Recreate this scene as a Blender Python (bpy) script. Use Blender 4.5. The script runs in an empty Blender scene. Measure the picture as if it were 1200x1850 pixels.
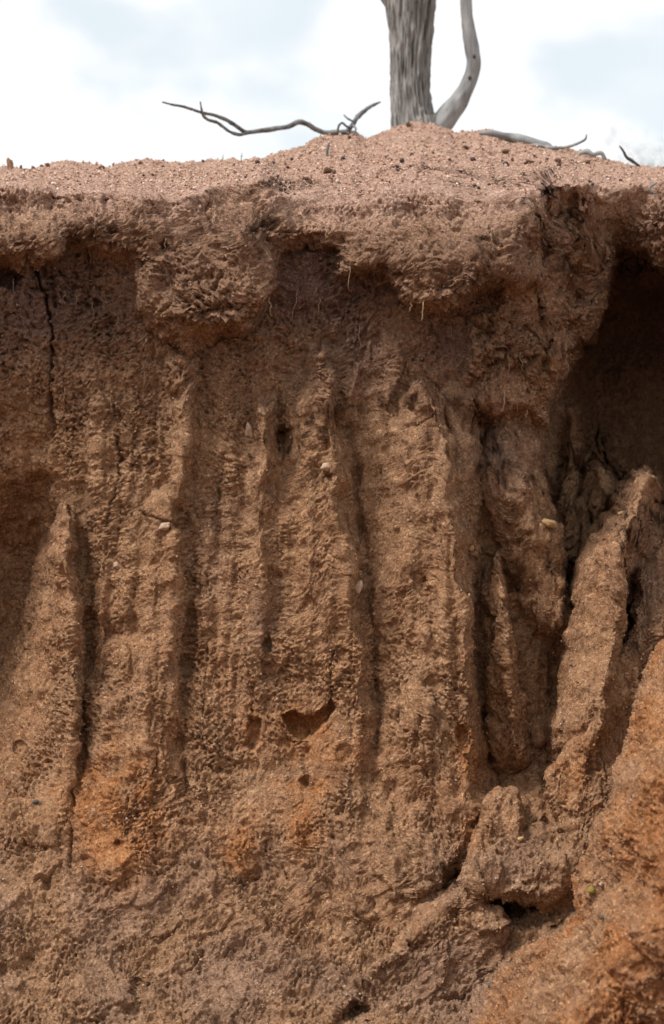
import bpy, math, random
import numpy as np
from mathutils import Vector

random.seed(7)
rng = np.random.default_rng(11)
scene = bpy.context.scene

# ------------------------------------------------------------------ camera
CAM_Y, CAM_Z, FPX = -5.0, 1.15, 4000.0        # 80 mm lens on a 24 mm wide frame
cam = bpy.data.cameras.new("camera")
cam.lens = 80.0
cam.sensor_fit = 'HORIZONTAL'
cam.sensor_width = 24.0
cam.clip_start = 0.05
cam.clip_end = 5000.0
cam.dof.use_dof = True
cam.dof.focus_distance = 4.93
cam.dof.aperture_fstop = 3.8
camo = bpy.data.objects.new("camera", cam)
camo.location = (0, CAM_Y, CAM_Z)
camo.rotation_euler = (math.radians(90), 0, 0)
scene.collection.objects.link(camo)
scene.camera = camo

# ------------------------------------------------------------------ sky and sun
SUN_EL, SUN_AZ = math.radians(55), math.radians(-119)   # azimuth from +Y towards +X: sun to the left, behind the camera
world = bpy.data.worlds.new("World")
scene.world = world
world.use_nodes = True
wn, wl = world.node_tree.nodes, world.node_tree.links
wn.clear()
w_out = wn.new('ShaderNodeOutputWorld')
w_bg = wn.new('ShaderNodeBackground'); w_bg.inputs['Strength'].default_value = 0.1
w_sky = wn.new('ShaderNodeTexSky'); w_sky.sky_type = 'NISHITA'; w_sky.sun_disc = False
w_sky.sun_elevation = SUN_EL; w_sky.sun_rotation = SUN_AZ
w_tc = wn.new('ShaderNodeTexCoord')
w_n = wn.new('ShaderNodeTexNoise'); w_n.inputs['Scale'].default_value = 7.0
w_n.inputs['Detail'].default_value = 5.0; w_n.inputs['Roughness'].default_value = 0.5
w_map = wn.new('ShaderNodeMapping'); w_map.inputs['Scale'].default_value = (1.0, 1.0, 1.7)
w_map.inputs['Location'].default_value = (0.35, 0.0, 0.22)
w_ramp = wn.new('ShaderNodeMapRange')
w_ramp.inputs['From Min'].default_value = 0.40; w_ramp.inputs['From Max'].default_value = 0.60
w_ramp.inputs['To Min'].default_value = 0.92; w_ramp.inputs['To Max'].default_value = 1.0
w_ramp.interpolation_type = 'SMOOTHSTEP'
w_mix = wn.new('ShaderNodeMix'); w_mix.data_type = 'RGBA'
w_mix.inputs['B'].default_value = (10.9, 11.0, 11.1, 1)
wl.new(w_tc.outputs['Generated'], w_map.inputs['Vector'])
wl.new(w_map.outputs['Vector'], w_n.inputs['Vector'])
wl.new(w_n.outputs['Fac'], w_ramp.inputs['Value'])
wl.new(w_ramp.outputs['Result'], w_mix.inputs['Factor'])
wl.new(w_sky.outputs['Color'], w_mix.inputs['A'])
w_n2 = wn.new('ShaderNodeTexNoise'); w_n2.inputs['Scale'].default_value = 11.0; w_n2.inputs['Detail'].default_value = 4.0
wl.new(w_map.outputs['Vector'], w_n2.inputs['Vector'])
w_r2 = wn.new('ShaderNodeMapRange'); w_r2.interpolation_type = 'SMOOTHSTEP'
w_r2.inputs['From Min'].default_value = 0.36; w_r2.inputs['From Max'].default_value = 0.52
wl.new(w_n2.outputs['Fac'], w_r2.inputs['Value'])
w_cl = wn.new('ShaderNodeMix'); w_cl.data_type = 'RGBA'          # thin bluish cloud to dense white cloud
w_cl.inputs['A'].default_value = (7.4, 8.1, 8.55, 1); w_cl.inputs['B'].default_value = (9.4, 9.5, 9.6, 1)
wl.new(w_r2.outputs['Result'], w_cl.inputs['Factor']); wl.new(w_cl.outputs['Result'], w_mix.inputs['B'])
wl.new(w_mix.outputs['Result'], w_bg.inputs['Color'])
wl.new(w_bg.outputs['Background'], w_out.inputs['Surface'])

sun = bpy.data.lights.new("sun", 'SUN')
sun.energy = 3.5
sun.angle = math.radians(20)
sun.color = (1.0, 0.965, 0.92)
suno = bpy.data.objects.new("sun", sun)
sd = Vector((math.sin(SUN_AZ) * math.cos(SUN_EL), math.cos(SUN_AZ) * math.cos(SUN_EL), math.sin(SUN_EL)))
suno.rotation_euler = sd.to_track_quat('Z', 'Y').to_euler()
suno.location = (-4, -4, 8)
scene.collection.objects.link(suno)

vs = scene.view_settings
vs.view_transform = 'Standard'; vs.look = 'None'; vs.exposure = 0.2; vs.gamma = 1.0
vs.use_curve_mapping = False
scene.cycles.max_bounces = 6
scene.cycles.diffuse_bounces = 4

# ------------------------------------------------------------------ noise
_perm = np.random.default_rng(3).permutation(256)
PERM = np.concatenate([_perm, _perm, _perm]).astype(np.int32)
_g = np.random.default_rng(5).normal(size=(256, 3)); _g /= np.linalg.norm(_g, axis=1)[:, None]
GRAD = _g.astype(np.float32)

def perlin(x, y, z):
    x, y, z = np.broadcast_arrays(np.asarray(x, np.float32), np.asarray(y, np.float32), np.asarray(z, np.float32))
    xi = np.floor(x); yi = np.floor(y); zi = np.floor(z)
    fx = x - xi; fy = y - yi; fz = z - zi
    xi = xi.astype(np.int32) & 255; yi = yi.astype(np.int32) & 255; zi = zi.astype(np.int32) & 255
    u = fx * fx * fx * (fx * (fx * 6 - 15) + 10)
    v = fy * fy * fy * (fy * (fy * 6 - 15) + 10)
    w = fz * fz * fz * (fz * (fz * 6 - 15) + 10)
    def g(i, j, k):
        h = PERM[PERM[PERM[(xi + i) & 255] + ((yi + j) & 255)] + ((zi + k) & 255)]
        gr = GRAD[h]
        return gr[..., 0] * (fx - i) + gr[..., 1] * (fy - j) + gr[..., 2] * (fz - k)
    a = g(0, 0, 0); a = a + u * (g(1, 0, 0) - a)
    b = g(0, 1, 0); b = b + u * (g(1, 1, 0) - b)
    c = g(0, 0, 1); c = c + u * (g(1, 0, 1) - c)
    d = g(0, 1, 1); d = d + u * (g(1, 1, 1) - d)
    e = a + v * (b - a); f = c + v * (d - c)
    return (e + w * (f - e)) * 1.5

def sstep(a, b, x):
    t = np.clip((x - a) / (b - a), 0, 1)
    return t * t * (3 - 2 * t)

# ------------------------------------------------------------------ shape of the bank
# Depth (metres away from the wall's mean plane, + is away from the camera side) of every ridge,
# pinnacle and ledge; the outlines are traced in photograph pixels and placed at those depths.
SX0, SX1, SY0, SY1, ST = -70.0, 1270.0, 190.0, 2060.0, 2.5
gx = np.arange(SX0, SX1 + .1, ST); gy = np.arange(SY0, SY1 + .1, ST)
GX, GY = np.meshgrid(gx, gy)
wx = 13 * perlin(GX / 70, GY / 90, 1.3) + 4.5 * perlin(GX / 28, GY / 34, 4.7)
fx_ = 3.5 * perlin(GX / 10, GY / 10, 9.1)
wy = 10 * perlin(GX / 70, GY / 90, 21.3) + 4.5 * perlin(GX / 28, GY / 34, 24.7)
fy_ = 3.5 * perlin(GX / 10, GY / 10, 29.1)
WX, WY = GX + wx, GY + wy

def seg_dist(X, Y, pts, closed=False, vals=None):
    n = len(pts); best = np.full(X.shape, 1e9); bv = np.zeros(X.shape)
    for i in range(n if closed else n - 1):
        ax, ay = pts[i][:2]; bx, by = pts[(i + 1) % n][:2]
        dx, dy = bx - ax, by - ay
        t = np.clip(((X - ax) * dx + (Y - ay) * dy) / (dx * dx + dy * dy + 1e-9), 0, 1)
        d = np.hypot(X - ax - t * dx, Y - ay - t * dy)
        m = d < best
        best = np.where(m, d, best)
        if vals is not None:
            bv = np.where(m, vals[i] + t * (vals[(i + 1) % n] - vals[i]), bv)
    return best, bv

def inside(X, Y, pts):
    r = np.zeros(X.shape, bool); n = len(pts)
    for i in range(n):
        ax, ay = pts[i][:2]; bx, by = pts[(i + 1) % n][:2]
        if ay == by: continue
        c = ((ay > Y) != (by > Y)) & (X < (bx - ax) * (Y - ay) / (by - ay) + ax)
        r ^= c
    return r

def rbf(X, Y, pts, soft=40.0):
    num = np.zeros(X.shape); den = np.zeros(X.shape)
    for px, py, v in pts:
        w = 1.0 / ((X - px) ** 2 + (Y - py) ** 2 + soft * soft) ** 1.5
        num += w * v; den += w
    return num / den

FAR = 5.0
def base_depth():
    tg = sstep(838, 880, WX) * sstep(720, 800, WY) * sstep(1480, 1380, WY)
    pys = [300, 450, 520, 600, 700, 850, 1000, 1200, 1400, 1550, 1700, 1850, 2060]
    mid = [.07, .06, .065, .075, .08, .055, .015, -.04, -.11, -.205, -.33, -.48, -.80]
    lef = [.05, .04, .045, .055, .08, .16, .38, .33, .02, -.19, -.33, -.48, -.80]
    rig = [.9, .92, 1.05, 1.12, 1.05, .92, .68, .40, .06, -.22, -.36, -.52, -.82]
    m = np.interp(WY, pys, mid); l = np.interp(WY, pys, lef); r = np.interp(WY, pys, rig)
    tl = sstep(190, 50, WX); tr = sstep(955, 1060, WX)
    m = m + .17 * tg
    return m * (1 - tl) * (1 - tr) + l * tl + r * tr

U = base_depth()
LID = np.zeros(U.shape, np.int16)
LAYER_NAMES = ['wall_face']

def merge(y, name, k=0.012):
    global U, LID
    if name not in LAYER_NAMES: LAYER_NAMES.append(name)
    idx = LAYER_NAMES.index(name)
    near = y < U
    LID[near] = idx
    h = np.clip(0.5 + 0.5 * (U - y) / k, 0, 1)
    U = np.where(y > 2, U, U * (1 - h) + y * h - k * h * (1 - h))

def roof(name, outline, ridge, drop=None, p=1.25, k=0.012, fade=(1200, 1540), stay=.035):
    ins = inside(WX, WY, outline)
    de, _ = seg_dist(WX, WY, outline, True)
    dr, yr = seg_dist(WX, WY, ridge, False, [r[2] for r in ridge])
    t = np.where(ins, dr / (dr + de + 1e-6), 1.0)
    low = (BASE + 0.015) if drop is None else yr + drop
    low = np.maximum(low, yr + 0.01)
    y = yr + (low - yr) * t ** p
    fd = sstep(fade[0], fade[1], WY)
    y = y * (1 - fd) + np.maximum(y, BASE - stay) * fd
    out = np.where(ins, y, FAR)
    merge(out, name, k)

def slab(name, outline, ctrl, rnd=14.0, drop=0.10, soft=40.0, k=0.012, edge=None):
    ins = inside(WX, WY, outline)
    de, _ = seg_dist(WX, WY, edge or outline, edge is None)
    y = rbf(WX, WY, ctrl, soft) + drop * np.exp(-de / rnd)
    merge(np.where(ins, y, FAR), name, k)

BASE = U.copy()
# --- deep hollow to the right and the little spur standing in it
roof('hollow_spur', [(1065, 852), (1085, 838), (1105, 850), (1126, 895), (1110, 960), (1075, 1010), (1045, 1075), (1030, 1060), (1040, 940), (1052, 870)],
     [(1088, 848, .42), (1095, 900, .36), (1062, 1000, .28)], drop=.15)
roof('hollow_spur', [(1000, 740), (1030, 730), (1046, 800), (1050, 900), (1040, 1030), (1012, 1030), (1000, 900)],
     [(1030, 750, .50), (1036, 880, .44), (1024, 1020, .34)], drop=.12)
# --- flutes of the main face
slab('flute', [(395, 820), (460, 760), (560, 740), (620, 860), (650, 1050), (672, 1250), (680, 1450), (650, 1600), (520, 1640), (360, 1600), (345, 1400), (352, 1150), (372, 950)],
     [(500, 800, .04), (420, 900, .045), (520, 950, -.02), (420, 1050, .0), (560, 1200, -.075), (420, 1200, -.04), (520, 1350, -.10), (400, 1400, -.09), (500, 1550, -.19), (630, 1300, -.08)], rnd=30, drop=.05, soft=60, k=.03)
roof('flute', [(330, 690), (352, 680), (362, 720), (352, 820), (345, 935), (298, 935), (296, 800)], [(342, 705, .01), (330, 900, -.015)])
roof('flute', [(600, 590), (642, 600), (644, 730), (628, 790), (606, 720)], [(638, 610, .06), (637, 690, .045), (628, 770, .04)])
roof('flute', [(676, 600), (724, 612), (722, 730), (688, 752)], [(719, 620, .07), (714, 730, .05)])
roof('flute', [(420, 850), (440, 1000), (440, 1250), (440, 1380), (420, 1520), (350, 1520), (345, 1380), (352, 1200), (368, 1000), (395, 880)],
     [(415, 880, .05), (412, 1100, -.005), (395, 1300, -.06), (385, 1480, -.14)])
roof('flute', [(440, 760), (470, 715), (502, 735), (506, 850), (492, 1000), (498, 1150), (520, 1260), (500, 1320), (440, 1320), (425, 1100), (430, 900)],
     [(478, 745, -.015), (474, 950, -.035), (474, 1150, -.065), (478, 1300, -.085)])
roof('flute', [(300, 868), (332, 925), (346, 1050), (342, 1150), (326, 1250), (320, 1330), (338, 1450), (310, 1560), (220, 1660), (150, 1630), (132, 1540), (140, 1430), (165, 1320), (192, 1200), (206, 1080), (213, 1000), (250, 920)],
     [(312, 882, -.02), (318, 1000, -.04), (302, 1150, -.08), (270, 1300, -.12), (245, 1450, -.18), (210, 1590, -.25)])
roof('pinnacle', [(122, 904), (140, 922), (153, 1000), (163, 1090), (153, 1200), (147, 1350), (132, 1480), (50, 1580), (-80, 1580), (-80, 1420), (-8, 1262), (24, 1130), (52, 1035), (84, 952)],
     [(122, 912, .0), (119, 1000, -.045), (123, 1120, -.085), (136, 1220, -.11), (125, 1350, -.145), (90, 1520, -.22)])
roof('flute', [(505, 700), (556, 622), (592, 628), (612, 740), (616, 850), (636, 960), (657, 1080), (670, 1180), (674, 1330), (670, 1470), (640, 1580), (520, 1580), (498, 1400), (508, 1200), (503, 1000), (505, 850)],
     [(580, 632, -.015), (603, 760, -.06), (605, 900, -.08), (622, 1020, -.10), (650, 1180, -.12), (652, 1320, -.13), (610, 1520, -.19)])
roof('flute', [(750, 696), (770, 680), (800, 745), (824, 850), (840, 960), (857, 1080), (862, 1200), (874, 1300), (892, 1400), (868, 1480), (832, 1562), (795, 1604), (740, 1650), (660, 1690), (650, 1560), (668, 1400), (678, 1200), (670, 1000), (686, 860), (716, 770)],
     [(771, 690, -.01), (800, 790, -.05), (817, 930, -.08), (837, 1090, -.125), (848, 1240, -.16), (864, 1380, -.20), (824, 1510, -.25), (775, 1600, -.29)], p=1.5)
# --- grey pinnacle carrying the ochre stone, thin pinnacle before it
slab('pinnacle.001', [(866, 775), (918, 735), (955, 765), (966, 800), (987, 880), (1010, 938), (1020, 1000), (1030, 1080), (1032, 1150), (1022, 1250), (1000, 1345), (960, 1385), (932, 1240), (927, 1150), (915, 1050), (880, 960), (848, 870), (846, 800)],
     [(890, 790, .14), (955, 800, .11), (965, 900, .085), (1003, 945, .06), (1005, 1090, .05), (965, 1080, .10), (932, 1180, .22), (935, 1250, .24), (985, 1340, .05), (875, 930, .15), (870, 1030, .16)], rnd=9, drop=.10, soft=25)
roof('pinnacle.002', [(880, 1002), (897, 985), (913, 998), (922, 1080), (929, 1160), (924, 1230), (947, 1290), (958, 1380), (925, 1412), (888, 1405), (868, 1290), (860, 1200), (857, 1090), (868, 1040)],
     [(904, 998, .0), (912, 1080, -.05), (918, 1160, -.08), (915, 1230, -.09), (936, 1300, -.11), (940, 1375, -.13)], drop=.24, p=1.5)
# --- right pinnacle and grey slope behind it
slab('debris_slope', [(1195, 930), (1400, 900), (1400, 1560), (1040, 1560), (980, 1400), (1040, 1340), (1090, 1300), (1112, 1200), (1138, 1095), (1165, 1000)],
     [(1195, 1000, .06), (1210, 1200, -.06), (1130, 1300, -.12), (1080, 1450, -.28), (1030, 1380, -.20), (1000, 1470, -.25), (1060, 1540, -.33)], rnd=8, drop=.05, edge=[(1195, 930), (1165, 1000), (1138, 1095), (1112, 1200)])
BASE = U.copy()
roof('pinnacle.003', [(1148, 856), (1170, 848), (1194, 858), (1197, 900), (1182, 980), (1142, 1062), (1119, 1170), (1114, 1300), (1092, 1400), (1060, 1480), (994, 1455), (994, 1380), (999, 1290), (1024, 1180), (1033, 1080), (1046, 1030), (1073, 965), (1100, 942), (1124, 910)],
     [(1176, 862, -.03), (1152, 930, -.07), (1113, 1000, -.10), (1112, 1100, -.13), (1106, 1190, -.16), (1085, 1300, -.21), (1050, 1400, -.28), (1030, 1460, -.33)], drop=.16, p=1.35, fade=(1300, 1450), stay=.003)
# --- fallen lump and low mounds at the foot
slab('fallen_lump', [(842, 1588), (858, 1540), (878, 1455), (900, 1428), (926, 1440), (945, 1500), (1000, 1490), (1060, 1480), (1078, 1545), (1040, 1605), (1005, 1632), (940, 1627), (880, 1617), (857, 1627)],
     [(905, 1440, -.22), (895, 1520, -.30), (880, 1590, -.38), (960, 1600, -.40), (1020, 1580, -.38), (1000, 1500, -.27), (1060, 1500, -.29)], rnd=8, drop=.05, k=.03, edge=[(842, 1588), (857, 1627), (880, 1617), (940, 1627), (1005, 1632), (1040, 1605), (1070, 1560)])
slab('debris_slope', [(735, 1700), (795, 1640), (850, 1602), (905, 1640), (914, 1700), (892, 1742), (835, 1795), (760, 1812), (690, 1835), (640, 1800), (680, 1730)],
     [(850, 1640, -.335), (830, 1720, -.375), (760, 1770, -.42), (720, 1750, -.39), (880, 1700, -.36), (860, 1760, -.405)], rnd=14, drop=.015, k=.04, edge=[(905, 1640), (914, 1700), (892, 1742), (835, 1795), (760, 1812)])
slab('debris_slope', [(-80, 1640), (60, 1600), (170, 1640), (260, 1600), (330, 1620), (340, 1700), (250, 1780), (240, 1860), (-80, 1900)],
     [(-60, 1620, -.25), (60, 1610, -.24), (170, 1640, -.27), (280, 1610, -.235), (0, 1700, -.33), (150, 1700, -.34), (300, 1680, -.31), (0, 1850, -.50), (200, 1830, -.49)], rnd=14, drop=.04, k=.05, edge=[(330, 1620), (340, 1700), (250, 1780), (240, 1860)])
# --- overhanging crust under the rim
crust = [(-300, 474), (0, 484), (45, 480), (75, 482), (110, 472), (132, 442), (155, 452), (190, 457), (230, 468), (238, 520), (252, 560), (280, 585), (310, 612), (335, 636),
         (352, 618), (400, 602), (440, 592), (470, 562), (503, 520), (514, 470), (530, 448), (560, 440), (600, 455), (618, 500), (650, 508), (690, 492), (713, 510), (737, 548), (770, 557),
         (812, 556), (850, 536), (880, 515), (915, 511), (941, 520), (951, 480), (950, 430), (953, 388), (985, 330), (1060, 320), (1300, 320), (1300, 150), (-300, 150)]
slab('overhanging_crust', [(985, 330), (1060, 332), (1112, 362), (1134, 415), (1104, 480), (1078, 560), (1060, 612), (1022, 650), (1002, 690), (986, 772), (960, 757), (935, 706), (905, 668), (862, 688), (852, 742), (836, 706), (846, 640), (858, 590), (895, 535), (925, 500), (920, 400), (960, 330)], edge=[(1112, 362), (1134, 415), (1104, 480), (1078, 560), (1060, 612), (1022, 650), (1002, 690), (986, 772), (960, 757), (935, 706), (905, 668), (862, 688), (852, 742), (836, 706)], ctrl=
     [(952, 400, -.10), (955, 480, -.07), (1000, 350, .0), (1040, 380, .14), (1090, 400, .22), (1120, 410, .34), (1060, 520, .22), (1050, 600, .22), (990, 560, .07), (990, 690, .10), (960, 730, .09), (870, 620, .03), (900, 590, .03), (850, 700, .05), (930, 650, .045), (1010, 460, .09)], rnd=9, drop=.09, soft=30)
slab('overhanging_crust', [(1060, 300), (1400, 300), (1400, 500), (1200, 470), (1186, 486), (1168, 460), (1135, 452), (1100, 440), (1060, 340)], edge=[(1400, 500), (1200, 470), (1186, 486), (1168, 460), (1135, 452)], ctrl=
     [(1110, 350, .22), (1150, 400, .27), (1130, 440, .34), (1195, 400, .16), (1195, 460, .22), (1300, 400, .2)], rnd=8, drop=.12, soft=25)
slab('overhanging_crust', crust, edge=crust[:36], ctrl=
     [(85, 440, -.085), (20, 455, -.065), (180, 400, -.05), (190, 445, -.045), (270, 410, -.06), (250, 500, -.03), (330, 560, -.07), (335, 620, -.02), (440, 430, -.10), (460, 520, -.09), (410, 560, -.075), (300, 480, -.05), (400, 350, .04), (450, 345, .03),
      (520, 430, -.02), (570, 425, -.01), (620, 440, -.03), (690, 430, -.06), (660, 490, -.07), (760, 470, -.10), (790, 540, -.11), (870, 470, -.125), (930, 450, -.135), (930, 505, -.13), (560, 370, .07), (640, 380, .05), (750, 370, .05), (840, 370, .02), (900, 370, -.02), (100, 355, .06), (20, 350, .05), (200, 360, .04), (290, 370, .0), (1000, 325, .04), (1060, 320, .1), (1150, 315, .25)],
     rnd=14, drop=.085, soft=27)
# knob below the central lobe
slab('overhanging_crust', [(296, 640), (330, 628), (358, 650), (362, 690), (338, 722), (310, 712), (292, 680)], [(330, 670, .03)], rnd=14, drop=.06)
# --- orange shoulder in the foreground
slab('foreground_shoulder', [(1400, 1080), (1200, 1166), (1166, 1230), (1146, 1300), (1131, 1350), (1102, 1450), (1072, 1560), (1052, 1650), (982, 1720), (902, 1780), (846, 1860), (780, 2080), (1500, 2080)],
     [(1200, 1190, -.58), (1140, 1350, -.64), (1060, 1600, -.66), (920, 1780, -.62), (850, 1860, -.66), (1200, 1400, -.86), (1200, 1700, -1.02), (1050, 1850, -.95), (1000, 2060, -1.05), (1300, 1600, -1.1)], rnd=30, drop=.12, soft=60, k=.04)

def rib(line_, h, wl=26., wr=8., sgn=-1):
    global U
    ys = [p[1] for p in line_]; xs = [p[0] for p in line_]
    t = GX + wx * .6 + .5 * fx_ - np.interp(GY, ys, xs)
    prof = np.where(t < 0, np.exp(-(t / wl) ** 2), np.exp(-(t / wr) ** 2))
    ends = sstep(ys[0] - 25, ys[0] + 40, GY) * sstep(ys[-1] + 40, ys[-1] - 60, GY)
    U = U + sgn * h * prof * ends * np.clip(.9 + 1.2 * perlin(GX / 45, GY / 45, ys[0] * .37), .2, 1.6)
for ln, h_ in (([(430, 760), (426, 880), (424, 1000)], .016), ([(250, 930), (226, 1100), (214, 1320)], .016), ([(490, 700), (497, 800), (488, 1000)], .018), ([(555, 760), (556, 900), (562, 1250)], .013),
               ([(596, 1060), (610, 1200), (640, 1340)], .016), ([(735, 780), (738, 1000), (734, 1400)], .016), ([(700, 850), (698, 1000), (706, 1300)], .012), ([(792, 860), (806, 1000), (815, 1250)], .014),
               ([(285, 960), (276, 1100), (262, 1400)], .013), ([(308, 1240), (300, 1330), (312, 1440)], .018), ([(348, 690), (338, 800), (330, 900)], .020), ([(380, 900), (376, 1100), (366, 1350)], .013),
               ([(590, 560), (596, 640), (600, 720)], .020), ([(545, 600), (550, 680)], .016), ([(760, 1120), (776, 1300), (784, 1500)], .016), ([(690, 1350), (700, 1450), (690, 1580)], .014),
               ([(905, 790), (908, 860), (900, 960)], .016), ([(60, 1010), (56, 1120), (50, 1300)], .010), ([(952, 830), (962, 940), (975, 1060)], .014), ([(180, 700), (186, 800), (176, 920)], .014), ([(120, 640), (116, 740), (130, 860)], .013), ([(240, 640), (250, 740), (244, 860)], .013)):
    rib(ln, h_)
for ln, h_ in (([(506, 765), (510, 800), (500, 900), (494, 960)], .028), ([(626, 740), (644, 900), (668, 1060), (680, 1230), (684, 1400)], .022), ([(352, 1050), (338, 1180), (322, 1290), (336, 1440)], .028), ([(166, 1080), (153, 1250), (142, 1400)], .022),
               ([(762, 960), (766, 1100)], .016), ([(396, 860), (394, 1000)], .014), ([(520, 1200), (514, 1290)], .010), ([(205, 980), (192, 1180), (180, 1280)], .016)):
    rib(ln, h_, 7., 7., 1)
def soften(M, n):
    for ax in (0, 1):
        pad = [(0, 0), (0, 0)]; pad[ax] = (n + 1, n)
        c = np.cumsum(np.pad(M, pad, 'edge'), axis=ax); w = 2 * n + 1
        M = (c[w:] - c[:-w]) / w if ax == 0 else (c[:, w:] - c[:, :-w]) / w
    return M
U = soften(soften(U, 1), 1)
# --- holes and broken-out pits (outline, depth)
ORANGE = []
pits = [([(446, 1288), (458, 1296), (470, 1298), (470, 1338), (456, 1360), (441, 1348)], .028, 5),
        ([(515, 1294), (532, 1286), (548, 1301), (574, 1292), (600, 1268), (608, 1280), (592, 1302), (572, 1322), (545, 1334), (526, 1318)], .05, 7),
        ([(827, 1306), (842, 1317), (846, 1346), (836, 1352), (827, 1330)], .028, 4),
        ([(530, 1412), (545, 1405), (562, 1412), (570, 1422), (548, 1416)], .012, 3),
        ([(203, 1524), (214, 1518), (230, 1524), (216, 1530)], .012, 3),
        ([(855, 1627), (880, 1617), (905, 1624), (940, 1627), (980, 1632), (1010, 1626), (1040, 1596), (1062, 1576), (1066, 1586), (1032, 1630), (1000, 1644), (960, 1656), (915, 1658), (905, 1645), (870, 1638)], .11, 7),
        ([(785, 1606), (815, 1576), (842, 1556), (840, 1580), (806, 1612)], .09, 6),
        ([(18, 1346), (36, 1334), (44, 1350), (26, 1364)], .016, 4),
        ([(608, 1828), (640, 1810), (660, 1818), (640, 1838), (612, 1850)], .07, 6),
        ([(228, 1795), (246, 1768), (258, 1778), (242, 1800)], .03, 5),
        ([(882, 1762), (900, 1735), (915, 1713), (923, 1724), (906, 1748)], .05, 5),
        ([(584, 855), (610, 854), (606, 866), (595, 869)], .022, 3),
        ([(471, 1158), (490, 1150), (492, 1168), (476, 1178)], .016, 5),
        ([(502, 770), (516, 768), (514, 800), (500, 815)], .018, 6),
        ([(1000, 345), (1040, 335), (1052, 370), (1040, 400), (1005, 395)], .035, 12),
        ([(966, 388), (978, 384), (980, 408), (968, 412)], .03, 5),
        ([(1048, 356), (1058, 358), (1056, 376), (1047, 374)], .03, 4),
        ([(286, 440), (300, 428), (304, 452), (292, 460)], .025, 6),
        ([(-5, 466), (28, 478), (46, 500), (32, 530), (-5, 526)], .06, 8)]
for poly, dp, soft in pits:
    X2, Y2 = GX + wx * .3 + fx_ * .8, GY + wy * .3 + fy_ * .8
    ins = inside(X2, Y2, poly); de, _ = seg_dist(X2, Y2, poly, True)
    U = U + np.where(ins, dp * sstep(0, soft, de), 0)

# --- the sandy top: rim and skyline
rim_c = [(-70, 345), (0, 345), (100, 350), (200, 358), (300, 366), (370, 352), (420, 334), (470, 332), (520, 366), (600, 384), (700, 372), (800, 366), (900, 370), (940, 368), (970, 352), (1005, 338), (1060, 334), (1110, 345), (1200, 335), (1270, 335)]
crest_c = [(-70, 302), (0, 302), (100, 300), (200, 298), (300, 296), (380, 292), (450, 288), (520, 279), (545, 264), (570, 249), (590, 244), (640, 243), (656, 250), (668, 252), (690, 243), (710, 235), (735, 226), (760, 222), (790, 229), (820, 236), (860, 240), (900, 247), (950, 259), (1000, 271), (1050, 281), (1090, 290), (1130, 296), (1200, 303), (1270, 304)]
cdep_c = [(-70, .95), (400, .95), (520, 1.05), (600, 1.2), (700, 1.28), (800, 1.3), (950, 1.2), (1100, 1.05), (1270, 1.0)]
def line(c, x): return np.interp(x, [a for a, b in c], [b for a, b in c])
rim = line(rim_c, gx + 10 * perlin(gx / 60, 3.3, 0)) + 5 * perlin(gx / 25, 8.1, 0)
crest = line(crest_c, gx) + 1.6 * perlin(gx / 18, 5.5, 0) + 1.0 * perlin(gx / 7, 1.5, 0)
cdep = line(cdep_c, gx) + .03 * perlin(gx / 60, 2.2, 0)
ri = np.clip(((rim - SY0) / ST).astype(int), 0, len(gy) - 1)
yr = U[ri, np.arange(len(gx))]
ker = np.ones(13) / 13
yrs = np.convolve(np.pad(yr, 6, 'edge'), ker, 'valid')
S = np.clip((rim[None, :] - GY) / np.maximum(rim - crest, 5)[None, :], 0, 1.2)
top = GY < rim[None, :]
blend = sstep(0, .35, S)
ytop = (U[ri, np.arange(len(gx))] * 0)[None, :] + yrs[None, :] + (cdep - yrs)[None, :] * S ** 1.7
U = np.where(top, ytop * blend + np.minimum(U, ytop + .05) * (1 - blend), U)
if 'sandy_top' not in LAYER_NAMES: LAYER_NAMES.append('sandy_top')
LID[S > .12] = LAYER_NAMES.index('sandy_top')

# ------------------------------------------------------------------ grid of the bank
cols = [np.arange(-30, 1230.1, 1.45)]
def grow(start, sign):
    r = []; s = 1.7; p = start
    while abs(p) < 26000:
        s *= 1.10; p += sign * s; r.append(p)
    for q in (60000, 160000, 400000): r.append(sign * q)
    return r
left = grow(-30, -1)[::-1]; right = grow(1230, 1)
COLS = np.array(left + list(cols[0]) + right)
span = 1330.0
fold = np.abs((COLS + 50) % (2 * span)); fold = np.where(fold > span, 2 * span - fold, fold) - 50
NC = len(COLS)
ci = (fold - SX0) / ST; c0 = np.clip(np.floor(ci).astype(int), 0, len(gx) - 2); cf = ci - c0
NP = 760; NR = 1060
tt = np.linspace(0, 1, NP)
crestc = crest[c0] * (1 - cf) + crest[c0 + 1] * cf
PYc = 2044 + (crestc[None, :] - 2044) * tt[:, None]                 # bottom to skyline
ry = (PYc - SY0) / ST; r0 = np.clip(np.floor(ry).astype(int), 0, len(gy) - 2); rf = ry - r0
C0 = np.broadcast_to(c0, r0.shape); CF = np.broadcast_to(cf, r0.shape)
def samp(M):
    return (M[r0, C0] * (1 - rf) * (1 - CF) + M[r0, C0 + 1] * (1 - rf) * CF + M[r0 + 1, C0] * rf * (1 - CF) + M[r0 + 1, C0 + 1] * rf * CF)
Yc = samp(U)
Lc = LID[np.where(rf > .5, r0 + 1, r0), np.where(CF > .5, C0 + 1, C0)]
Sc = samp(S)
Zc = CAM_Z + (925 - PYc) / FPX * (Yc - CAM_Y)
dy = np.diff(Yc, axis=0); dz = np.diff(Zc, axis=0)
ds = np.sqrt(dz ** 2 + (np.minimum(np.abs(dy), .05) * .45) ** 2) + 1e-5
kk = 21
cs = np.cumsum(np.pad(ds, ((0, 0), (kk // 2 + 1, kk // 2)), 'edge'), axis=1)
ds = (cs[:, kk:] - cs[:, :-kk]) / kk
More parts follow.
